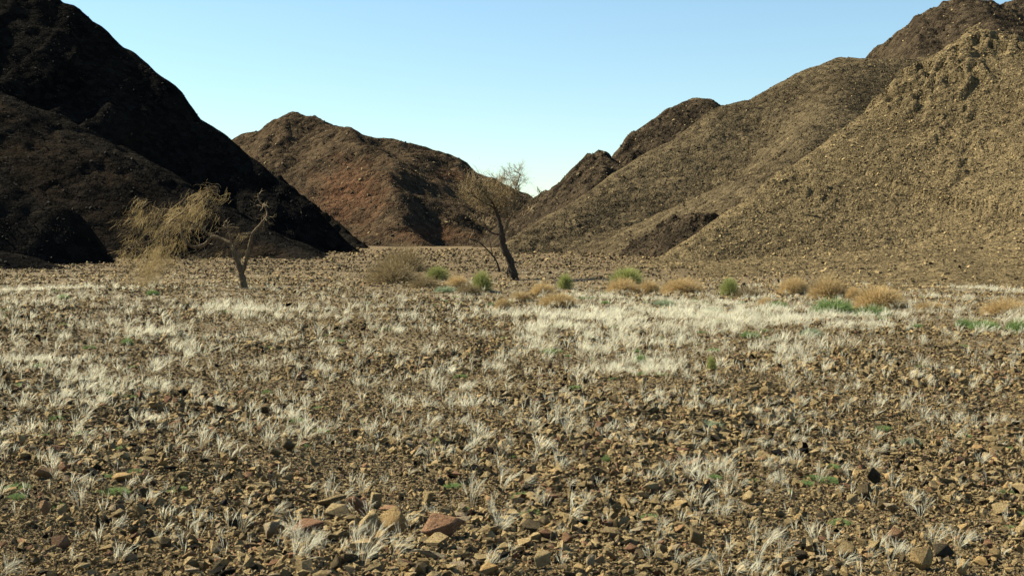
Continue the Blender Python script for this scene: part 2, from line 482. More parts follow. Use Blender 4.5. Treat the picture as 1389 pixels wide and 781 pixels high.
left_hill = Hill([
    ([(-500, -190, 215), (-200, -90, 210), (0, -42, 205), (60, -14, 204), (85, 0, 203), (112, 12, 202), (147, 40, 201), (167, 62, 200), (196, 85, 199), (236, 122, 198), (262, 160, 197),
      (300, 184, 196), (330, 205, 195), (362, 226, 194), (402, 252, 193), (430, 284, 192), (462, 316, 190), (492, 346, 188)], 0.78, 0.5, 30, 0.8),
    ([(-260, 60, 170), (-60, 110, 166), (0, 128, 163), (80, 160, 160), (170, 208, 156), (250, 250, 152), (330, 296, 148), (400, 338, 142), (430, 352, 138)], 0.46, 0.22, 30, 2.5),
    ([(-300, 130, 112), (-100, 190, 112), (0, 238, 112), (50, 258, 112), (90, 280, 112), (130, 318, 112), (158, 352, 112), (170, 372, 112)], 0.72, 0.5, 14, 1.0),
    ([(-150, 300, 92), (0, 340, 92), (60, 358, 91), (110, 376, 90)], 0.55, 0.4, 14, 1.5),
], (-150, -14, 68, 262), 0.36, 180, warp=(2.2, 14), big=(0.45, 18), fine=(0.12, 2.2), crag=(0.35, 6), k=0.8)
def left_painted_light(x, y, z):
    """grazing light on the talus below the black cliffs, painted as a paler tone"""
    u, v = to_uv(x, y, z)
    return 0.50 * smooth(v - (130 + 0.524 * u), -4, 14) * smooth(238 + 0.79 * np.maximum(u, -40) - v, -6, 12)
left_hill.build("left_hill", M_H_LEFT, "steep black rocky hill standing in its own shade", left_painted_light)

# ------------------------------------------------------------------ stones
def rock_mesh(i, n=13, flat=0.7, bevel=False):
    r = random.Random(100 + i)
    bm = bmesh.new()
    for _ in range(n):
        while True:
            p = Vector((r.uniform(-1, 1), r.uniform(-1, 1), r.uniform(-1, 1)))
            if 0.45 < p.length < 1.0: break
        p = p.normalized() * r.uniform(0.62, 1.0)
        bm.verts.new((p.x * 0.5, p.y * 0.5 * r.uniform(0.75, 1.0), p.z * 0.5 * flat))
    res = bmesh.ops.convex_hull(bm, input=bm.verts)
    loose = [v for v in bm.verts if not v.link_faces]
    bmesh.ops.delete(bm, geom=loose, context='VERTS')
    if bevel:
        bmesh.ops.dissolve_limit(bm, angle_limit=math.radians(14), verts=bm.verts, edges=bm.edges)
        bmesh.ops.bevel(bm, geom=list(bm.edges), offset=0.022, segments=1, affect='EDGES', profile=0.5)
        bmesh.ops.triangulate(bm, faces=bm.faces)
    me = bpy.data.meshes.new("stone_shape")
    bm.to_mesh(me); bm.free()
    me.materials.append(M_ROCK)
    return me

STONES = [rock_mesh(i, 8 + i % 4, (0.62, 0.8, 0.5, 0.9, 0.7)[i % 5]) for i in range(14)]
HERO = [rock_mesh(60 + i, 10 + i % 4, (0.85, 0.7, 0.95, 0.8)[i % 4], True) for i in range(16)]

def scatter(name, label, pts, rot, scl, variant, tint, protos, kind="stuff"):
    """one object that repeats a few source shapes over a set of points"""
    me = bpy.data.meshes.new(name)
    n = len(pts)
    me.vertices.add(n); me.vertices.foreach_set("co", np.asarray(pts, np.float32).ravel())
    for nm, typ, fld, arr in (("rot", 'FLOAT_VECTOR', "vector", rot), ("scl", 'FLOAT_VECTOR', "vector", scl),
                              ("variant", 'INT', "value", variant), ("tint", 'FLOAT', "value", tint)):
        at = me.attributes.new(nm, typ, 'POINT')
        at.data.foreach_set(fld, np.ascontiguousarray(arr, np.int32 if typ == 'INT' else np.float32).ravel())
    o = link(bpy.data.objects.new(name, me))
    ng = bpy.data.node_groups.new(name, 'GeometryNodeTree')
    ng.interface.new_socket("Geometry", in_out='INPUT', socket_type='NodeSocketGeometry')
    ng.interface.new_socket("Geometry", in_out='OUTPUT', socket_type='NodeSocketGeometry')
    N, L = ng.nodes, ng.links
    gi, go = N.new("NodeGroupInput"), N.new("NodeGroupOutput")
    iop = N.new("GeometryNodeInstanceOnPoints")
    join = N.new("GeometryNodeJoinGeometry")
    for p in protos:
        oi = N.new("GeometryNodeObjectInfo"); oi.transform_space = 'ORIGINAL'
        oi.inputs["Object"].default_value = p; oi.inputs["As Instance"].default_value = True
        L.new(oi.outputs["Geometry"], join.inputs[0])
    def named(nm, typ):
        nd = N.new("GeometryNodeInputNamedAttribute"); nd.data_type = typ
        nd.inputs["Name"].default_value = nm
        return nd.outputs["Attribute"]
    e2r = N.new("FunctionNodeEulerToRotation")
    L.new(named("rot", 'FLOAT_VECTOR'), e2r.inputs[0])
    L.new(gi.outputs[0], iop.inputs["Points"]); L.new(join.outputs[0], iop.inputs["Instance"])
    iop.inputs["Pick Instance"].default_value = True
    L.new(named("variant", 'INT'), iop.inputs["Instance Index"])
    L.new(e2r.outputs[0], iop.inputs["Rotation"]); L.new(named("scl", 'FLOAT_VECTOR'), iop.inputs["Scale"])
    L.new(iop.outputs[0], go.inputs[0])
    md = o.modifiers.new("scatter", 'NODES'); md.node_group = ng
    tag(o, label, kind=kind)
    return o

def screen_uniform(n, y0, y1, umin=-160, umax=1550):
    """ground positions, thinning with distance"""
    y = y0 * (y1 / y0) ** rng.random(n) if False else 1.0 / (1 / y1 + (1 / y0 - 1 / y1) * rng.random(n))
    u = rng.uniform(umin, umax, n)
    x = (u - UC) / F * y
    return x, y

def tints(n, w):
    """w: weights of dark, brown, grey-tan, tan, ochre, pink, red, pale"""
    lo = np.array([0.0, 0.18, 0.36, 0.52, 0.68, 0.82, 0.89, 0.97]); hi = np.array([0.18, 0.36, 0.52, 0.68, 0.80, 0.87, 0.95, 1.0])
    w = np.array(w, float); i = rng.choice(8, n, p=w / w.sum())
    return lo[i] + (hi[i] - lo[i]) * rng.random(n)

# --- named stones: photo box (u0, u1, v0, v1), tint, label
TI = dict(dark=0.17, brown=0.28, grey=0.42, tan=0.62, ochre=0.78, pink=0.85, red=0.89, pale=0.99)
named_stones = [
    (469, 501, 676, 703, "red", "upright red-brown block standing in the middle of the stone heap"),
    (481, 515, 697, 733, "tan", "tall tan wedge leaning at the front of the stone heap"),
    (517, 550, 697, 727, "ochre", "ochre angular block beside the leaning tan wedge"),
    (437, 473, 688, 707, "tan", "flat tan slab lying against the upright red-brown block"),
    (425, 470, 677, 691, "grey", "low grey-tan slab behind the flat tan slab of the heap"),
    (511, 548, 688, 701, "pink", "flat pinkish slab lying behind the ochre block"),
    (500, 519, 674, 692, "tan", "tan lump tucked behind the upright red-brown block"),
    (568, 625, 702, 737, "red", "long red-brown boulder lying just beyond the ochre block"),
    (390, 440, 709, 732, "red", "broad rusty red slab on the other side of the stone heap"),
    (350, 378, 709, 734, "pale", "pale grey pointed wedge near the rusty red slab"),
    (439, 471, 757, 777, "brown", "squat brown block on bare gravel before the stone heap"),
    (405, 425, 742, 757, "brown", "small square brown block between heap and squat block"),
    (35, 69, 636, 653, "pink", "pink flat slab with a split top"),
    (72, 98, 630, 647, "pink", "dull pink slab resting beside the split pink slab"),
    (143, 175, 642, 657, "ochre", "lone flat ochre slab on dark gravel"),
    (49, 71, 682, 702, "pink", "pinkish cornered block beside two tan blocks"),
    (175, 199, 681, 703, "tan", "upright tan block with one dark side"),
    (145, 171, 692, 706, "grey", "smooth grey-green slab beside the upright tan block"),
    (67, 93, 730, 748, "pink", "rounded salmon stone lying alone on fine gravel"),
    (304, 329, 702, 720, "dark", "dark brown block with a flat shaded face"),
    (919, 960, 622, 643, "red", "wide rusty red slab among white grass tufts"),
    (811, 850, 714, 733, "grey", "long thin grey-tan slab lying flat"),
    (817, 832, 691, 707, "ochre", "round orange stone above the long thin slab"),
    (848, 868, 740, 753, "red", "small brick red flat stone"),
    (720, 751, 749, 775, "tan", "large tan block with a broad flat face"),
    (790, 811, 753, 777, "pale", "pale grey upright stone beside the large tan block"),
    (944, 979, 753, 769, "ochre", "ochre flat-topped stone with a dark overhang"),
    (932, 957, 718, 746, "grey", "grey wedge tilted up on its edge"),
    (1174, 1198, 639, 661, "dark", "dark block wedged between an ochre and a tan stone"),
    (1157, 1175, 639, 658, "ochre", "ochre stone leaning on the dark block"),
    (1198, 1218, 638, 661, "ochre", "ochre triangular stone leaning on the dark block's far side"),
    (1164, 1196, 661, 683, "brown", "broad brown slab roofing a shadowed gap"),
    (1200, 1228, 681, 702, "pale", "palest cream stone of the scattered stones"),
    (1134, 1170, 739, 765, "grey", "grey-tan block with dark underside on fine gravel"),
    (1240, 1273, 747, 778, "ochre", "big ochre cube-like block beside a blue-grey stone"),
    (1265, 1299, 740, 761, "dark", "blue-grey dark stone behind the big ochre block"),
    (1292, 1319, 763, 784, "ochre", "rounded ochre stone beside the big ochre block"),
    (1075, 1101, 746, 766, "dark", "dark rough lump alone on fine gravel"),
    (1348, 1379, 686, 702, "tan", "wide tan stone with a sloping top"),
    (1205, 1229, 717, 738, "pink", "pinkish tilted slab below the palest cream stone"),
]
more_stones = [  # further stones of the photograph that only their colour describes
    (500, 520, 672, 680, "grey"), (572, 590, 669, 687, "tan"), (362, 382, 760, 772, "red"), (71, 90, 686, 701, "tan"), (90, 106, 687, 699, "tan"),
    (121, 139, 702, 720, "dark"), (327, 345, 708, 725, "brown"), (291, 306, 731, 748, "red"), (319, 340, 724, 741, "grey"), (265, 286, 759, 771, "ochre"),
    (193, 206, 744, 758, "ochre"), (950, 968, 673, 694, "brown"), (1006, 1029, 669, 688, "tan"), (731, 746, 702, 716, "tan"), (704, 719, 706, 722, "tan"),
    (906, 924, 768, 784, "grey"), (888, 901, 684, 702, "tan"), (760, 780, 726, 741, "pink"), (1188, 1206, 678, 694, "grey"), (1146, 1168, 673, 688, "tan"),
    (1162, 1179, 684, 697, "ochre"), (1236, 1258, 664, 681, "tan"), (1243, 1260, 672, 689, "grey"), (1235, 1258, 687, 701, "dark"), (1330, 1348, 691, 710, "tan"),
    (1299, 1319, 710, 725, "ochre"), (1336, 1354, 735, 748, "pink"), (1378, 1392, 735, 756, "ochre"), (1063, 1080, 706, 720, "grey"), (1344, 1363, 746, 761, "ochre"),
    (1322, 1345, 757, 771, "ochre"), (346, 362, 541, 562, "dark"), (335, 372, 545, 566, "brown"), (790, 806, 548, 560, "ochre"), (805, 822, 573, 588, "red"),
    (880, 900, 580, 592, "brown"), (862, 880, 515, 528, "tan"), (395, 420, 506, 518, "red"), (375, 400, 598, 616, "brown"), (360, 380, 610, 622, "grey"),
]
CLASS = [(0.18, "dark brown"), (0.36, "mid brown"), (0.52, "grey-brown"), (0.68, "plain tan"), (0.81, "ochre"), (0.88, "pinkish"), (0.96, "rust red"), (1.01, "pale cream")]
def colour_word(t): return next(w for hi, w in CLASS if t < hi)
rock_objs = []; plain = []
taken = []
def put_rock(me, x, y, z, sx, sy, sz, rz, tint, label=None, tilt=0.15):
    o = bpy.data.objects.new("stone", me)
    o.location = (x, y, z); o.scale = (sx, sy, sz)
    o.rotation_euler = (random.uniform(-tilt, tilt), random.uniform(-tilt, tilt), rz)
    o["tint"] = float(tint)
    if label: tag(o, label, "stone")
    else: plain.append(o)
    rock_objs.append(link(o)); taken.append((x, y, max(sx, sy) * 0.55))
    return o

def boxed(u0, u1, v0, v1, col, label=None, i=0):
    x, y, z = gp((u0 + u1) / 2, v1 - 2)
    m = y / F
    big = 1.38 if i < 10 and label else 1.2
    w, h = (u1 - u0) * m * big, (v1 - v0) * m * big
    flat = h < 0.62 * w
    sy = w * random.uniform(0.75, 1.0)
    sz = max(h * (1.15 if not flat else 1.05), 0.3 * w) / 0.8
    put_rock(HERO[i % len(HERO)], x, y + sy * 0.35, gz(x, y + sy * 0.35) + sz * 0.30, w, sy, sz, random.uniform(-0.5, 0.5),
             TI[col] + random.uniform(-0.02, 0.02) if col != "pale" else 0.99, label, 0.1 if flat else 0.25)
for i, r in enumerate(named_stones): boxed(*r[:5], r[5], i)
for i, r in enumerate(more_stones): boxed(*r, None, i + 5)

# --- loose stones over the valley floor
def stone_field(n, y0, y1, smin, cap, wts, alpha=2.6):
    x, y = screen_uniform(n, y0, y1)
    z = ground_z(x, y)
    s = smin * y * (1 - rng.random(n)) ** (-1 / alpha)
    s = np.minimum(s, np.maximum(cap, 0.0042 * y) * (0.5 + 0.5 * rng.random(n)))
    scl = np.stack([s * rng.uniform(0.8, 1.25, n), s * rng.uniform(0.6, 1.1, n), s * rng.uniform(0.45, 1.0, n)], -1)
    rot = np.stack([rng.normal(0, 0.5, n), rng.normal(0, 0.5, n), rng.uniform(0, 6.283, n)], -1)
    z = z + scl[:, 2] * rng.uniform(0.05, 0.38, n)
    return np.stack([x, y, z], -1), rot, scl, rng.integers(0, 14, n), tints(n, wts)

W_NEAR = (0.8, 1.5, 2.8, 4.6, 2.6, 0.55, 0.4, 0.8)
pts, rot, scl, var, tin = stone_field(420000, 5.2, 240, 0.0024, 0.15, W_NEAR)
far = pts[:, 1] > 70 + 14 * rng.random(len(pts))                  # the older plain beyond the wadi is darker
tin[far] = tints(far.sum(), (1.6, 3.6, 3.2, 0.8, 0.0, 0.0, 0.1, 0.0))
# patches of coarser and finer gravel
coarse = smooth(fbm(pts[:, 0], pts[:, 1], 2.8, 3, 55), -0.25, 0.3)
scl = scl * (0.70 + 0.55 * coarse)[:, None]
pts[:, 2] += scl[:, 2] * 0.12 * coarse
u, v = to_uv(*pts.T)
# the largest on show become stones of their own
size = scl.max(1) / pts[:, 1]
vis = (u > 6) & (u < 1383) & (v < 775) & (pts[:, 1] < 26)
order = np.argsort(-np.where(vis, size, 0))
own = []
for i in order:
    if len(own) >= 215: break
    if all((pts[i, 0] - a) ** 2 + (pts[i, 1] - b) ** 2 > (c + scl[i].max() * 0.4) ** 2 for a, b, c in taken):
        put_rock(STONES[var[i]], *pts[i], *scl[i], rot[i, 2], tin[i]); own.append(i)
rest = np.ones(len(pts), bool); rest[order[:420]] = False
for a_, b_, c_ in taken[:len(named_stones) + len(more_stones)]:            # nothing lies on the big stones
    rest &= ((pts[:, 0] - a_) ** 2 + ((pts[:, 1] - b_) * 0.8) ** 2 > (c_ * 0.95) ** 2) | (scl.max(1) < 0.3 * c_)
protos = []
seen = set()
for o in rock_objs:
    if o.data.name not in seen and o.data in STONES: seen.add(o.data.name); protos.append(o)
var = var % len(protos)
scatter("gravel", "loose angular gravel and stones covering the valley floor", pts[rest], rot[rest], scl[rest], var[rest], tin[rest], protos)

def scree(hill, name, label, n, smin, cap, wts, alpha=2.8, dim=1.0):
    p, dist = hill.sample(n)
    s = np.minimum(smin * dist * (1 - rng.random(n)) ** (-1 / alpha), cap)
    scl = np.stack([s * rng.uniform(0.8, 1.3, n), s * rng.uniform(0.6, 1.1, n), s * rng.uniform(0.5, 1.0, n)], -1)
    rot = np.stack([rng.normal(0, 0.45, n), rng.normal(0, 0.45, n), rng.uniform(0, 6.283, n)], -1)
    p = p + np.stack([0 * s, 0 * s, s * 0.08], -1)
    scatter(name, label, p, rot, scl, rng.integers(0, len(protos), n), tints(n, wts) * dim, protos)
scree(right_hill, "scree", "tan scree stones covering the sunlit slope", 150000, 0.00075, 0.45, (0.6, 2.8, 4.8, 1.5, 0.0, 0.0, 0.0, 0.0))
scree(mid_hill, "scree", "brown scree stones on the long brown hill", 60000, 0.00075, 0.6, (3.0, 4.0, 0.8, 0.3, 0.0, 0.0, 0.0, 0.0))
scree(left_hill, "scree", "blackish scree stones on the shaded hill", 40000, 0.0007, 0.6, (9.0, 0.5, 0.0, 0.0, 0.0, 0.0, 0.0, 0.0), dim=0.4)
scree(far_hill, "scree", "brown blocks on the distant reddish hill", 12000, 0.0008, 1.6, (3.0, 3.0, 1.2, 0.3, 0.0, 0.0, 0.0, 0.0))
scree(back_ridge, "scree", "dark blocks on the craggy back ridge", 12000, 0.0009, 1.2, (3.4, 3.0, 1.0, 0.3, 0.0, 0.0, 0.0, 0.0))
scree(top_hill, "scree", "dark blocks on the craggy summit", 12000, 0.0009, 1.2, (3.0, 3.0, 1.2, 0.4, 0.0, 0.0, 0.0, 0.0))
scree(knoll, "scree", "dark blocks on the small rock knoll", 3000, 0.0010, 0.6, (5.0, 1.5, 0.2, 0.0, 0.0, 0.0, 0.0, 0.0))

# ------------------------------------------------------------------ feather grass
def tuft_mesh(i, stems, spread, lean, height):
    r = random.Random(500 + i); mb = MB()
    for _ in range(stems):
        an = r.uniform(0, 6.283); rad = spread * math.sqrt(r.random())
        base = Vector((math.cos(an) * rad * 0.5, math.sin(an) * rad * 0.5, -0.01))
        out = Vector((math.cos(an), math.sin(an), 0)) * r.uniform(0.1, 0.75) + Vector((lean[0], lean[1], 0)) * r.uniform(0.5, 1.3)
        L = height * r.uniform(0.6, 1.1)
        pts = []
        for k in range(5):
            t = k / 4
            pts.append(base + Vector((0, 0, L * (t - 0.30 * t * t * out.length))) + out * (L * 0.55 * t * t))
        side = Vector((math.cos(an + 1.2), math.sin(an + 1.2), 0.1)).normalized()
        plume = r.random() < 0.8
        if plume:
            mb.ribbon(pts[:3], [0.0011, 0.001, 0.001], side, 0.0, 0.5)
            mb.ribbon(pts[2:], [0.0009, 0.0014, 0.0003], side, 0.6, 1.0)
            ax = (pts[4] - pts[2])
            for q in range(13):                                    # the hairs of the plume
                t = q / 13
                p0 = pts[2] + ax * t
                d = (ax.normalized() * 1.0 + Vector((r.uniform(-1, 1), r.uniform(-1, 1), r.uniform(-1, 1))) * 0.5).normalized()
                p1 = p0 + d * L * r.uniform(0.13, 0.26)
                sd = d.cross(Vector((r.uniform(-1, 1), r.uniform(-1, 1), r.uniform(-1, 1)))).normalized() * 0.0008
                mb.quad(p0 - sd, p0 + sd, p1 + sd * 0.3, p1 - sd * 0.3, (0.75, 0.75, 1, 1))
        else:
            mb.ribbon(pts, [0.0016, 0.0018, 0.0015, 0.001, 0.0004], side, 0.0, 0.65)
    return mb.mesh("grass_tuft", M_GRASS)
TUFTS = [tuft_mesh(0, 10, 0.05, (0.35, -0.1), 0.26), tuft_mesh(1, 7, 0.04, (0.7, 0.1), 0.24), tuft_mesh(2, 15, 0.08, (0.5, 0.0), 0.26),
         tuft_mesh(3, 5, 0.04, (-0.2, 0.1), 0.22), tuft_mesh(4, 4, 0.04, (0.2, 0.2), 0.26), tuft_mesh(5, 9, 0.06, (0.95, -0.2), 0.24)]

PATCH = [(940, 436, 220, 20, 1.0), (1010, 418, 150, 10, 0.9), (820, 470, 130, 26, 0.8), (870, 500, 110, 24, 0.55), (1060, 478, 60, 20, 0.55), (760, 440, 60, 16, 0.6),
         (990, 402, 120, 8, 0.7), (800, 405, 60, 10, 0.6), (730, 372, 45, 6, 0.9), (640, 395, 40, 8, 0.35),
         (110, 535, 130, 28, 0.6), (40, 500, 60, 20, 0.3), (60, 398, 110, 10, 0.6), (330, 422, 60, 10, 0.7), (190, 455, 70, 10, 0.6), (290, 476, 70, 14, 0.45), (215, 530, 60, 25, 0.5),
         (560, 505, 110, 34, 0.26), (625, 545, 60, 14, 0.55), (455, 510, 40, 25, 0.35), (390, 570, 25, 14, 0.5), (650, 600, 40, 16, 0.5),
         (890, 650, 40, 14, 0.55), (960, 648, 50, 16, 0.55), (975, 700, 50, 14, 0.5), (880, 725, 30, 14, 0.55), (1070, 572, 80, 16, 0.5), (1235, 565, 55, 18, 0.5), (1110, 480, 40, 16, 0.35),
         (1350, 392, 60, 10, 0.9), (1280, 408, 80, 8, 0.6), (1230, 430, 70, 12, 0.45), (1375, 440, 30, 12, 0.5), (230, 720, 45, 22, 0.3),
         (70, 620, 40, 20, 0.25), (30, 720, 30, 20, 0.25), (665, 665, 24, 10, 0.5), (1060, 665, 22, 12, 0.35), (1020, 750, 20, 20, 0.3), (700, 480, 60, 30, 0.25), (1300, 500, 60, 30, 0.12)]
def grass_density(x, y):
    u, v = to_uv(x, y, ground_z(x, y))
    d = 0.05 + 0.055 * smooth(v, 395, 430) * smooth(660 - v, 0, 80) * (1 - 0.7 * smooth(u, 1080, 1200))
    for pu, pv, ru, rv, w in PATCH:
        d = np.maximum(d, 0.72 * w * np.exp(-0.9 * (((u - pu) / ru) ** 2 + ((v - pv) / rv) ** 2)))
    n = smooth(fbm(x, y, 1.1, 4, 77, 0.7), -0.32, 0.40)
    return d * (0.18 + 0.95 * n) * smooth(92 - y, 0, 10)
n = 260000
gx, gy = screen_uniform(n, 5.6, 92)
keep = rng.random(n) < grass_density(gx, gy) * np.clip((gy - 4) / 28, 0.055, 1.0)
gx, gy = gx[keep], gy[keep]; n = len(gx)
gs = rng.uniform(0.35, 0.95, n) * (0.68 + 0.57 * smooth(gy, 8, 26))
gvar = rng.integers(0, 6, n)
grot = np.stack([rng.normal(0, 0.12, n), rng.normal(0, 0.12, n), rng.normal(0, 0.8, n)], -1)
gpts = np.stack([gx, gy, ground_z(gx, gy) + 0.005], -1)
gu, gv = to_uv(*gpts.T)
order = np.argsort(-np.where((gu > 10) & (gu < 1380) & (gv < 770), gs / gy, 0))[:250]
tuft_objs = []
def put_tuft(i_mesh, x, y, s, rz, label, group=None):
    o = bpy.data.objects.new("grass_tuft", TUFTS[i_mesh])
    o.location = (x, y, gz(x, y) + 0.005); o.scale = (s, s, s); o.rotation_euler = (0, 0, rz)
    tag(o, label, "grass tuft", group, "thing")
    tuft_objs.append(link(o)); return o
for i in order:
    put_tuft(int(gvar[i]), gx[i], gy[i], gs[i], grot[i, 2], "small white feathery grass tuft rooted among loose stones", "feather grass tufts")
for u_, v_, s_, m_, lb in ((492, 770, 0.72, 2, "thick white feathery tuft in front of the stone heap"), (535, 764, 0.75, 5, "bent white feathery tuft beside the thick tuft of the heap"),
                           (682, 672, 1.0, 1, "white plume of grass swept sideways, alone on gravel"), (1028, 770, 1.1, 1, "tall white grass plume arching over fine gravel"),
                           (640, 690, 0.9, 0, "upright feathery tuft near the sideways swept plume")):
    x, y, z = gp(u_, v_)
    put_tuft(m_, x, y, s_, random.uniform(-0.3, 0.3), lb)
tp = []
for me in TUFTS:
    c = [o for o in tuft_objs if o.data == me]
    if c: tp.append(c[0])
rest = np.ones(n, bool); rest[order] = False
scatter("grass", "pale feathery grass growing in patches over the stones", gpts[rest], grot[rest], np.repeat(gs[rest, None], 3, 1), gvar[rest] % len(tp), rng.random(rest.sum()), tp)

# ------------------------------------------------------------------ bushes
def bush_meshes(i, n, flat, up, wid):
    """a dome of fine twigs one metre across, and its stems"""
    r = random.Random(900 + i); tw = MB(); st = MB()
    lob = [(r.uniform(0, 6.283), r.uniform(0.1, 1.3), r.uniform(-0.16, 0.16)) for _ in range(7)]
    def reach(d):
        k = 1.0
        for az, el, a_ in lob:
            c = Vector((math.cos(az) * math.cos(el), math.sin(az) * math.cos(el), math.sin(el)))
            k += a_ * max(0, d.dot(c)) ** 4
        return k
    for _ in range(n):
        d = Vector((r.gauss(0, 1), r.gauss(0, 1), abs(r.gauss(0, 1)) * up + 0.02)).normalized()
        R = reach(d) * 0.5
        tip = Vector((d.x * R, d.y * R, d.z * R * flat * 2)) * (r.random() ** 0.28) * r.gauss(1.0, 0.09)
        st_f = r.uniform(0.45, 0.85)
        p0 = tip * st_f + Vector((r.gauss(0, .02), r.gauss(0, .02), r.gauss(0, .015)))
        mid = p0.lerp(tip, 0.5) + Vector((r.gauss(0, .018), r.gauss(0, .018), r.gauss(0, .018)))
        sd = (tip - p0).cross(Vector((r.uniform(-1, 1), r.uniform(-1, 1), r.uniform(-1, 1))))
        if sd.length < 1e-6: continue
        sd.normalize()
        p0.z = max(p0.z, 0.0)
        tw.ribbon([p0, mid, tip + Vector((r.gauss(0, .02), r.gauss(0, .02), r.gauss(0, .02)))], [wid, wid * 0.8, wid * 0.3], sd, 0.25 * st_f, 1.0)
    for _ in range(26):
        d = Vector((r.gauss(0, 1), r.gauss(0, 1), abs(r.gauss(0, 1)) * up + 0.2)).normalized()
        tip = Vector((d.x * .33, d.y * .33, d.z * .33 * flat * 2))
        st.tube([Vector((d.x * .02, d.y * .02, -0.03)), tip * 0.5 + Vector((r.gauss(0, .02), r.gauss(0, .02), 0)), tip], [0.008, 0.006, 0.003], 4)
    return tw, st
M_STEM = mat_bark("bush_stem", (0.0432, 0.0324, 0.018), (0.1152, 0.0864, 0.0504))
def bush_kind(prefix, mat, variants, n, flat, up, wid):
    out = []
    for i in range(variants):
        tw, st = bush_meshes(prefix * 10 + i, n, flat, up, wid)
        out.append((tw.mesh("twigs", mat), st.mesh("stem", M_STEM)))
    return out
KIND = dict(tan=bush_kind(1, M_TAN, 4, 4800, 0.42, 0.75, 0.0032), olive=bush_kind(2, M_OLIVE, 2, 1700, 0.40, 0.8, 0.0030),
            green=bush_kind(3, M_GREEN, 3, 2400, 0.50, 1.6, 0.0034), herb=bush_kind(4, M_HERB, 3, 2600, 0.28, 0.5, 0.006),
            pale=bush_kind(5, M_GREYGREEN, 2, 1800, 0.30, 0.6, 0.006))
KNAME = dict(tan="dry_bush", olive="twiggy_bush", green="green_bush", herb="green_herb", pale="grey_green_herb")
CATN = dict(tan="bush", olive="bush", green="bush", herb="herb", pale="herb")
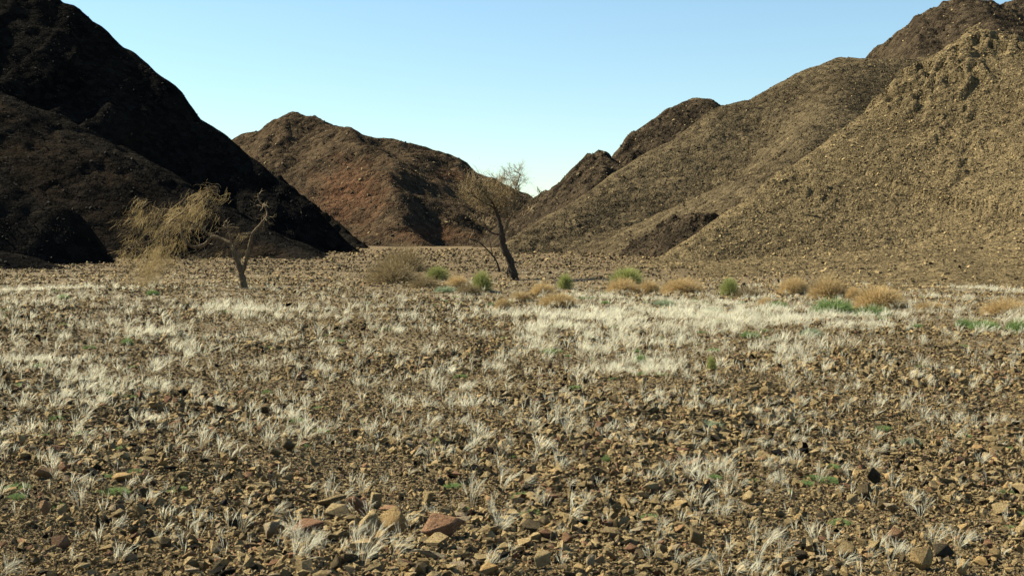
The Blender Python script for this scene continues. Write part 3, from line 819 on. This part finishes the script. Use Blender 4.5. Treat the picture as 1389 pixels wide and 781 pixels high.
bushes = [  # u centre, v base, width px, height px, kind, label, group
    (532, 384, 96, 36, "olive", "widest brown twiggy bush beyond the stony rise", None),
    (548, 370, 70, 40, "olive", "sparse olive bush standing behind the widest twiggy bush", None),
    (575, 390, 50, 18, "olive", "low greyish twiggy bush before the widest bush", None),
    (592, 380, 42, 18, "green", "rounded bright green bush beside the widest twiggy bush", None),
    (622, 388, 34, 15, "tan", "small tan bush between two green bushes", None),
    (653, 394, 36, 25, "green", "upright green broom bush beside the leaning tree", None),
    (636, 398, 40, 16, "olive", "straw coloured low bush at the leaning tree's foot", None),
    (766, 392, 28, 20, "green", "narrow olive green bush just past the leaning tree", None),
    (735, 401, 36, 18, "tan", "tan bush in the loose group before the leaning tree", "tan bushes before the leaning tree"),
    (706, 408, 34, 14, "tan", "tan bush in the loose group before the leaning tree", "tan bushes before the leaning tree"),
    (757, 414, 50, 18, "tan", "tan bush in the loose group before the leaning tree", "tan bushes before the leaning tree"),
    (683, 421, 28, 18, "tan", "tan bush in the loose group before the leaning tree", "tan bushes before the leaning tree"),
    (850, 384, 52, 20, "green", "broad green bush rising behind two tan bushes", None),
    (846, 397, 44, 20, "tan", "tan cushion bush directly in front of the broad green bush", None),
    (880, 397, 32, 18, "tan", "smaller tan cushion bush next to the broad green bush", None),
    (925, 398, 56, 22, "tan", "wide flat tan bush alone in its row", None),
    (989, 400, 32, 22, "green", "small fresh green bush beside a dark dry bush", None),
    (1016, 404, 44, 16, "olive", "dark dry bush low between green bush and tan domes", None),
    (1076, 398, 48, 24, "tan", "tan dome bush with a hazy outline, first of three domes", None),
    (1124, 405, 56, 30, "tan", "tallest tan dome bush, middle of three domes", None),
    (1192, 418, 70, 33, "tan", "widest tan dome bush, last of three domes", None),
    (1158, 404, 24, 16, "tan", "small tan bush squeezed between two large domes", None),
    (1038, 415, 26, 13, "tan", "tiny orange-tan bush beside a green herb", None),
    (1056, 418, 28, 11, "herb", "small green herb beside the tiny orange-tan bush", None),
    (1130, 424, 56, 20, "herb", "bright green herb patch below the tallest tan dome", None),
    (1182, 430, 50, 16, "herb", "bright green herb patch below the widest tan dome", None),
    (1362, 427, 62, 22, "tan", "lone tan bush on the stony ground below the scree slope", None),
    (1262, 420, 44, 12, "tan", "very low straw bush near the lone tan bush", None),
    (1385, 448, 40, 16, "herb", "dark green herb below the lone tan bush", "herbs below the lone tan bush"),
    (1335, 446, 44, 13, "herb", "dark green herb below the lone tan bush", "herbs below the lone tan bush"),
    (1308, 442, 24, 10, "herb", "dark green herb below the lone tan bush", "herbs below the lone tan bush"),
    (965, 503, 18, 20, "green", "thin fresh green sprig in white grass", None),
    (592, 601, 18, 9, "herb", "tiny green sprig among stones", "tiny green sprigs among stones"),
    (362, 535, 14, 8, "herb", "tiny green sprig among stones", "tiny green sprigs among stones"),
    (822, 626, 14, 10, "herb", "tiny green sprig among stones", "tiny green sprigs among stones"),
    (797, 709, 14, 10, "herb", "tiny green sprig among stones", "tiny green sprigs among stones"),
    (495, 575, 12, 7, "herb", "tiny green sprig among stones", "tiny green sprigs among stones"),
    (172, 467, 16, 9, "herb", "tiny green sprig among stones", "tiny green sprigs among stones"),
    (208, 400, 18, 8, "herb", "tiny green sprig among stones", "tiny green sprigs among stones"),
    (86, 406, 16, 8, "herb", "tiny green sprig among stones", "tiny green sprigs among stones"),
    (868, 492, 22, 12, "herb", "green herb inside the white grass patch", "green herbs inside the white grass patch"),
    (745, 480, 20, 10, "herb", "green herb inside the white grass patch", "green herbs inside the white grass patch"),
    (1018, 458, 30, 10, "herb", "green herb inside the white grass patch", "green herbs inside the white grass patch"),
    (900, 415, 34, 10, "pale", "grey-green herb in the grass before the bush row", "grey-green herbs before the bush row"),
    (965, 425, 34, 10, "pale", "grey-green herb in the grass before the bush row", "grey-green herbs before the bush row"),
    (1100, 455, 34, 12, "pale", "grey-green herb in the grass before the bush row", "grey-green herbs before the bush row"),
    (608, 396, 34, 10, "pale", "grey-green herb before the rounded green bush", None),
    (960, 578, 40, 10, "pale", "pale green flat herb patch on open gravel", None),
    (1235, 603, 30, 12, "pale", "dull green herb with one white plume beside", None),
]
cnt = {}
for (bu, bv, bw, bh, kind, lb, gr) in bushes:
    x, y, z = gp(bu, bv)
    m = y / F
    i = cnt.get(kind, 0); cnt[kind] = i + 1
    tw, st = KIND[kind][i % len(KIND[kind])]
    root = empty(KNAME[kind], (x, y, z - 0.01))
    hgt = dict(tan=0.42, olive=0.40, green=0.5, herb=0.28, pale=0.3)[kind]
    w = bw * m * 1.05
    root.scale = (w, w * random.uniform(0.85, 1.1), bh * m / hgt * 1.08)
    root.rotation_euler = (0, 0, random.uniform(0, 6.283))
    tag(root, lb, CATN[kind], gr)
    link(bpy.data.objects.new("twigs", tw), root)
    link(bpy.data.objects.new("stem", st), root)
# scattered small herbs, too small to tell apart
herb_src = [o for o in bpy.data.objects if o.name.startswith("twigs") and o.parent and o.parent.name.startswith(("green_herb", "grey_green_herb"))][:8]
n = 5000
hx, hy = screen_uniform(n, 7, 85)
hu, hv = to_uv(hx, hy, ground_z(hx, hy))
hd = 0.015 + 0.5 * np.exp(-((hu - 930) / 260) ** 2 - ((hv - 412) / 14) ** 2) + 0.16 * np.exp(-((hu - 900) / 240) ** 2 - ((hv - 455) / 40) ** 2) \
    + 0.5 * np.exp(-((hu - 1340) / 60) ** 2 - ((hv - 442) / 12) ** 2) + 0.12 * np.exp(-((hu - 150) / 150) ** 2 - ((hv - 400) / 10) ** 2)
hk = rng.random(n) < hd * 1.7
hx, hy = hx[hk], hy[hk]; n = len(hx)
hs = rng.uniform(0.12, 0.36, n) * (0.5 + 0.5 * smooth(hy, 8, 40))
scatter("ground_cover", "small green and grey-green herbs sprouting between stones and grass", np.stack([hx, hy, ground_z(hx, hy)], -1),
        np.stack([0 * hs, 0 * hs, rng.uniform(0, 6.28, n)], -1), np.stack([hs, hs, hs * 0.8], -1), rng.integers(0, len(herb_src), n), rng.random(n), herb_src)

# ------------------------------------------------------------------ trees
class Tree:
    def __init__(s, name, label, u, v, seed):
        s.x, s.y, s.z = gp(u, v); s.m = s.y / F; s.u0, s.v0 = u, v
        s.root = empty(name, (s.x, s.y, s.z)); tag(s.root, label, "tree")
        s.r = random.Random(seed)
    def p(s, u, v, off=0.0):
        """a point of the tree in its own metres: pixel offset from the base, plus depth"""
        return Vector(((u - s.u0) * s.m, off, (s.v0 - v) * s.m))
    def path(s, pts):
        return [s.p(*(q if len(q) == 3 else (*q, 0.0))) for q in pts]
    def limb(s, mat, pts, r0, r1, name="branch", sides=8):
        """a bent limb, smoothed and knotty"""
        pp = s.path(pts); out = []; rad = []
        n = len(pp)
        for i in range(n - 1):
            p0, p1, p2, p3 = pp[max(i - 1, 0)], pp[i], pp[i + 1], pp[min(i + 2, n - 1)]
            for k in range(4):
                t = k / 4
                q = 0.5 * ((2 * p1) + (p2 - p0) * t + (2 * p0 - 5 * p1 + 4 * p2 - p3) * t * t + (3 * p1 - p0 - 3 * p2 + p3) * t ** 3)
                f = (i + t) / (n - 1)
                rr = r0 + (r1 - r0) * f
                out.append(q + Vector((s.r.uniform(-1, 1), s.r.uniform(-1, 1), 0)) * rr * 0.12)
                rad.append(rr * s.r.uniform(0.9, 1.12))
        out.append(pp[-1]); rad.append(r1)
        mb = MB(); mb.tube(out, rad, sides, 0.10)
        mb.build(name, mat, s.root, True)
        return out
    def twig(s, mb, p, d, L, rad, level, bend=(0, 0, 0), kids=3, wig=0.35):
        pts = [p]; dd = d.normalized()
        n = 3
        for k in range(n):
            dd = (dd + Vector((s.r.gauss(0, wig), s.r.gauss(0, wig), s.r.gauss(0, wig))) * 0.5 + Vector(bend) * 0.4).normalized()
            pts.append(pts[-1] + dd * L / n)
        mb.tube(pts, [rad, rad * .85, rad * .7, rad * .45], 3, 0, 0.25 * (3 - level) , 0.25 * (4 - level))
        if level > 0:
            for c in range(kids):
                t = s.r.uniform(0.25, 1.0) * n; i = min(int(t), n - 1)
                q = pts[i].lerp(pts[i + 1], t - i)
                nd = (dd + Vector((s.r.gauss(0, 1), s.r.gauss(0, 1), s.r.gauss(0, 1))) * 0.75).normalized()
                s.twig(mb, q, nd, L * s.r.uniform(0.45, 0.75), max(rad * 0.6, 0.0032), level - 1, bend, kids, wig)

# --- the leaning tree
T = Tree("acacia_tree", "leaning dark-trunked tree with bare twiggy crown and a dead side stem", 697, 379, 5)
T.limb(M_BARK_DARK, [(698, 382), (697, 374), (694, 362), (690, 350), (685, 339), (682, 328), (681, 316)], 0.269, 0.175, "trunk", 10)
l1 = T.limb(M_BARK_DARK, [(681, 318), (678, 304, .1), (674, 290, .1), (670, 280, 0), (662, 268, -.2), (652, 256, -.3), (642, 247, -.4)], 0.154, 0.042)
l1b = T.limb(M_BARK_DARK, [(674, 291, .1), (674, 276, .3), (678, 262, .5), (676, 246, .6)], 0.064, 0.022)
l1c = T.limb(M_BARK_DARK, [(671, 282, 0), (660, 277, -.4), (648, 270, -.7), (636, 262, -.9)], 0.058, 0.020)
l2 = T.limb(M_BARK_PALE, [(682, 320), (687, 309, -.1), (690, 299, -.2), (695, 290, -.2), (697, 276, -.1), (698, 262, 0), (702, 247, .1), (706, 236, .1)], 0.090, 0.025)
l2b = T.limb(M_BARK_PALE, [(695, 290, -.2), (707, 286, -.4), (719, 276, -.5), (733, 263, -.6)], 0.041, 0.014)
l2c = T.limb(M_BARK_PALE, [(691, 297, -.2), (685, 287, -.4), (687, 272, -.5), (690, 258, -.6)], 0.045, 0.017)
l2d = T.limb(M_BARK_PALE, [(686, 312, -.1), (696, 303, .3), (708, 296, .6), (720, 284, .8)], 0.038, 0.011)
l3 = T.limb(M_BARK_DARK, [(681, 318), (670, 317, .2), (661, 311, .3), (656, 302, .3), (648, 301, .4)], 0.064, 0.020)
ds = T.limb(M_BARK_DARK, [(678, 369, .3), (673, 354, .3), (665, 343, .3), (656, 334, .3), (646, 326, .3), (629, 322, .3)], 0.064, 0.014, "dead_stem")
ds2 = T.limb(M_BARK_DARK, [(668, 347, .3), (665, 332, .4), (662, 318, .5), (656, 305, .6)], 0.036, 0.011, "dead_stem")
T.limb(M_BARK_DARK, [(689, 377, -.2), (688, 368, -.25), (690, 361, -.2), (693, 356, -.1)], 0.038, 0.025, "sucker")
tw = MB()
for limb, cnt_, L, up, lvl in ((l1, 34, 0.75, 0.35, 2), (l1b, 22, 0.7, 0.5, 2), (l1c, 26, 0.65, 0.25, 2), (l2, 22, 0.75, 0.5, 2), (l2b, 14, 0.5, 0.2, 1), (l2c, 18, 0.6, 0.4, 2),
                               (l2d, 12, 0.5, 0.2, 1), (l3, 9, 0.5, 0.3, 2), (ds, 7, 0.5, 0.5, 1), (ds2, 9, 0.45, 0.5, 1)):
    k0 = int(len(limb) * 0.45)
    for _ in range(int(cnt_ * 1.4)):
        i = T.r.randrange(k0, len(limb)) if T.r.random() < 0.8 else len(limb) - 1
        d = Vector((T.r.gauss(0, 0.8), T.r.gauss(0, 0.8), T.r.gauss(0.2, 0.6)))
        T.twig(tw, limb[i], d, L * T.r.uniform(0.6, 1.2), 0.018, lvl, (0, 0, up * 0.4), 4)
tw.build("twigs", M_TWIG, T.root)
top = MB()
for _ in range(16):                                                 # bare spray against the sky
    p = T.p(T.r.uniform(692, 706), T.r.uniform(240, 262), T.r.uniform(-.4, .4))
    d = T.p(T.r.uniform(676, 732), 226, T.r.uniform(-.9, .9)) - p
    T.twig(top, p, d, T.r.uniform(0.7, 1.1), 0.011, 2, (0, 0, -0.12), 3, 0.25)
top.build("twigs", M_TWIG, T.root)
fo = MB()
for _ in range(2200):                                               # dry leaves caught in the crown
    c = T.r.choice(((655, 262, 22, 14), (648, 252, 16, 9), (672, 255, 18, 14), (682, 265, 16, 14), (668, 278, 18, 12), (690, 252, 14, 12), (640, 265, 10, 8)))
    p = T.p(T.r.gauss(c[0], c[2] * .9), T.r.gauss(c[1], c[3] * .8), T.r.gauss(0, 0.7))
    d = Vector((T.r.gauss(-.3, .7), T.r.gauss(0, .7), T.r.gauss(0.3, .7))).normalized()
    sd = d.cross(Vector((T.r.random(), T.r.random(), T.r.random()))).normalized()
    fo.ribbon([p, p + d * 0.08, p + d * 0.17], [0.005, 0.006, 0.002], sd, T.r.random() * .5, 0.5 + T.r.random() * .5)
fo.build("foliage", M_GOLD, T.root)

# --- the broken tree
T = Tree("acacia_tree", "broken forked tree with straw coloured foliage hanging to the ground", 331, 390, 9)
T.limb(M_BARK_PALE, [(332, 393), (331, 386), (328, 373), (323, 357), (318, 341), (312, 329)], 0.15, 0.085, "trunk", 10)
a1 = T.limb(M_BARK_PALE, [(313, 330), (300, 325, .1), (286, 321, .2), (277, 331, .2), (262, 335, .1), (250, 326, 0), (246, 311, 0), (245, 297, -.1)], 0.09, 0.045)
a2 = T.limb(M_BARK_DARK, [(286, 322, .2), (275, 313, .3), (258, 303, .3), (246, 297, .2)], 0.05, 0.03)
a3 = T.limb(M_BARK_PALE, [(224, 334, -.2), (223, 321, -.2), (230, 305, -.2), (239, 296, -.2), (251, 287, -.1), (268, 274, 0), (279, 263, 0), (285, 252, 0)], 0.035, 0.03)
a4 = T.limb(M_BARK_PALE, [(240, 297, -.1), (231, 314, -.3), (220, 323, -.4), (197, 330, -.5), (182, 334, -.6)], 0.035, 0.010)
a5 = T.limb(M_BARK_PALE, [(250, 290, 0), (235, 288, .3), (220, 283, .5), (200, 284, .6)], 0.03, 0.010)
a6 = T.limb(M_BARK_PALE, [(327, 373), (333, 360, -.1), (337, 345, -.2), (341, 329, -.2), (344, 317, -.2), (354, 304, -.1), (362, 293, 0), (360, 283, .1), (352, 274, .1), (349, 262, .1)], 0.075, 0.022)
a7 = T.limb(M_BARK_PALE, [(313, 331), (313, 318, -.1), (309, 308, -.2), (304, 300, -.2)], 0.04, 0.02)
a8 = T.limb(M_BARK_PALE, [(262, 335, .1), (270, 343, -.2), (276, 350, -.3), (268, 356, -.4), (258, 349, -.4), (240, 346, -.4), (226, 352, -.4)], 0.022, 0.008)
a9 = T.limb(M_BARK_PALE, [(343, 318, -.2), (334, 318, -.4), (326, 322, -.5), (319, 333, -.5)], 0.025, 0.008)
tw = MB()
for limb, cnt_, L, b, lvl, k0 in ((a6, 16, 0.35, (0, 0, -.1), 1, .55), (a9, 10, 0.3, (0, 0, -.5), 1, .2), (a7, 8, 0.3, (0, 0, 0), 1, .4), (a8, 10, 0.4, (-.2, 0, 0), 1, .3), (a2, 8, .4, (0, 0, -.2), 1, .2), (a1, 8, .35, (0, 0, 0), 1, .3)):
    for _ in range(cnt_):
        i = T.r.randrange(int(len(limb) * k0), len(limb))
        T.twig(tw, limb[i], Vector((T.r.gauss(0, 1), T.r.gauss(0, 1), T.r.gauss(0, 1))), L * T.r.uniform(.6, 1.3), 0.011, lvl, b, 3)
for _ in range(26):                                                 # curls at the broken top
    an0 = T.r.uniform(-0.5, 1.2); c = T.p(T.r.uniform(280, 292), T.r.uniform(256, 272), T.r.gauss(0, .2)); R = T.r.uniform(.12, .34)
    ax = T.r.uniform(-.7, .7)
    tw.tube([c + Vector((math.cos(an0 + t) * R * math.cos(ax), math.cos(an0 + t) * R * math.sin(ax), math.sin(an0 + t) * R)) for t in np.linspace(0, T.r.uniform(1.5, 3), 7)], [0.008] * 7, 3)
tw.build("twigs", M_TWIG, T.root)
fo = MB(); tw2 = MB()
band = [((284, 256), 8), ((268, 268), 10), ((250, 285), 14), ((235, 302), 17), ((222, 322), 18), ((212, 345), 16), ((200, 368), 13), ((193, 384), 9)]
def strand(u, v, off, du, dv, L, w):
    p = T.p(u, v, off); pts = [p]
    d = Vector((du, T.r.gauss(0, .25), -dv)).normalized()
    for k in range(3):
        d = (d + Vector((T.r.gauss(0, .2), T.r.gauss(0, .2), T.r.gauss(0, .2) - 0.08))).normalized()
        pts.append(pts[-1] + d * L / 3)
    for q in pts:
        if q.z < 0.02: q.z = 0.02 + T.r.random() * 0.04
    sd = d.cross(Vector((T.r.gauss(0, 1), T.r.gauss(0, 1), T.r.gauss(0, 1)))).normalized()
    fo.ribbon(pts, [w, w, w * .8, w * .4], sd, T.r.random() * .5, 0.4 + T.r.random() * .6)
def clump(cu, cv, off, nn, size, L):
    du, dv = T.r.gauss(-.5, .35), T.r.gauss(.75, .3)
    for _ in range(nn):
        strand(T.r.gauss(cu, size), T.r.gauss(cv, size * .8), off + T.r.gauss(0, size * T.m), T.r.gauss(du, .4), T.r.gauss(dv, .4), L * T.r.uniform(.4, 1.3), 0.0038)
for _ in range(100):
    t = T.r.random() ** 0.8 * (len(band) - 1.001); i = int(t); f = t - i
    (u0, v0), w0 = band[i]; (u1, v1), w1 = band[i + 1]
    w = w0 + (w1 - w0) * f
    clump(u0 + (u1 - u0) * f + T.r.gauss(0, w * .6), v0 + (v1 - v0) * f + T.r.gauss(0, w * .4), T.r.gauss(0, .45), 15, T.r.uniform(2, 6), .45)
for _ in range(46):                                                 # the part that reaches the ground
    f = T.r.random()
    clump(228 - 38 * f + T.r.gauss(0, 8), 325 + 60 * f + T.r.gauss(0, 6), T.r.gauss(0, .35), 16, T.r.uniform(2, 5), .4)
for cu, cv, ru, rv, nn in ((203, 284, 13, 7, 16), (190, 300, 12, 10, 9), (178, 335, 11, 14, 14), (174, 357, 8, 10, 6), (262, 300, 12, 12, 13), (272, 285, 12, 10, 9),
                           (297, 278, 8, 10, 6), (250, 345, 22, 10, 6), (300, 350, 18, 10, 4), (333, 322, 9, 3, 3)):
    for _ in range(nn):
        clump(T.r.gauss(cu, ru), T.r.gauss(cv, rv), T.r.gauss(0, .4), 9, T.r.uniform(2, 5), .4)
        p = T.p(T.r.gauss(cu, ru), T.r.gauss(cv, rv), T.r.gauss(0, .3))
        T.twig(tw2, p, Vector((-.6, T.r.gauss(0, .4), -.5)), T.r.uniform(.5, .9), 0.008, 1, (-.1, 0, -.2), 3)
tw2.build("twigs", M_TWIG, T.root)
fo.build("foliage", M_GOLD, T.root)

# ------------------------------------------------------------------ labels of the plain stones and tufts
landmarks = [(o.location.x, o.location.y, n_) for o, n_ in zip(rock_objs, [r[5] for r in named_stones])]
short = ["the upright red-brown block", "the leaning tan wedge", "the heap's ochre block", "the heap's flat tan slab", "the heap's low grey slab", "the heap's pinkish slab", "the heap's tan lump",
         "the long red-brown boulder", "the broad rusty slab", "the pale pointed wedge", "the squat brown block", "the small square block", "the split pink slab", "the dull pink slab", "the lone ochre slab",
         "the pinkish cornered block", "the upright tan block", "the grey-green slab", "the salmon stone", "the shaded dark block", "the wide rusty slab", "the long thin slab", "the round orange stone",
         "the brick red stone", "the large tan block", "the pale upright stone", "the dark-overhang ochre stone", "the tilted grey wedge", "the wedged dark block", "the leaning ochre stone", "the triangular ochre stone",
         "the roofing brown slab", "the palest cream stone", "the grey-tan block", "the big ochre block", "the blue-grey stone", "the rounded ochre stone", "the dark rough lump", "the wide tan stone", "the tilted pinkish slab"]
def near_what(x, y, reach):
    best = min(range(len(landmarks)), key=lambda k: (landmarks[k][0] - x) ** 2 + (landmarks[k][1] - y) ** 2)
    d = math.hypot(landmarks[best][0] - x, landmarks[best][1] - y)
    return short[best] if d < reach else None
used = {}
def settle(o, label, group):
    o["label"] = label; used.setdefault(label, []).append(o)
    o["group"] = group
for o in plain:
    sx, sy, sz = o.scale
    w = max(sx, sy); zr = sz / w
    shape = "flat" if zr < 0.5 else ("chunky" if zr < 0.8 else "upright")
    if min(sx, sy) / w < 0.6: shape = "long " + shape
    size = "head-sized" if w > 0.22 else ("large" if w > 0.15 else ("fist-sized" if w > 0.10 else "small"))
    c = colour_word(o["tint"]); nb = near_what(o.location.x, o.location.y, 1.3)
    gt = any((t.location.x - o.location.x) ** 2 + (t.location.y - o.location.y) ** 2 < 0.09 for t in tuft_objs)
    where = ("close to " + nb) if nb else ("beside a white grass tuft" if gt else "lying loose on the gravel")
    o["category"] = "stone"
    settle(o, f"{size} {shape} {c} stone {where}", f"{c} stones")
for o in tuft_objs:
    if o["label"].startswith("small white feathery grass tuft"):
        k = TUFTS.index(o.data); sc = o.scale.x
        nb = near_what(o.location.x, o.location.y, 0.6)
        st = min(rock_objs, key=lambda q: (q.location.x - o.location.x) ** 2 + (q.location.y - o.location.y) ** 2)
        ds_ = math.hypot(st.location.x - o.location.x, st.location.y - o.location.y)
        where = ("close to " + nb) if nb else (f"beside a {colour_word(st['tint'])} stone" if ds_ < 0.4 else "rooted in open gravel")
        form = ["full leaning", "swept", "broad bushy", "thin upright", "sparse wispy", "flattened"][k]
        settle(o, f"{'tall' if sc > 0.62 else 'short'} {form} white feathery grass tuft {where}", "feather grass tufts")
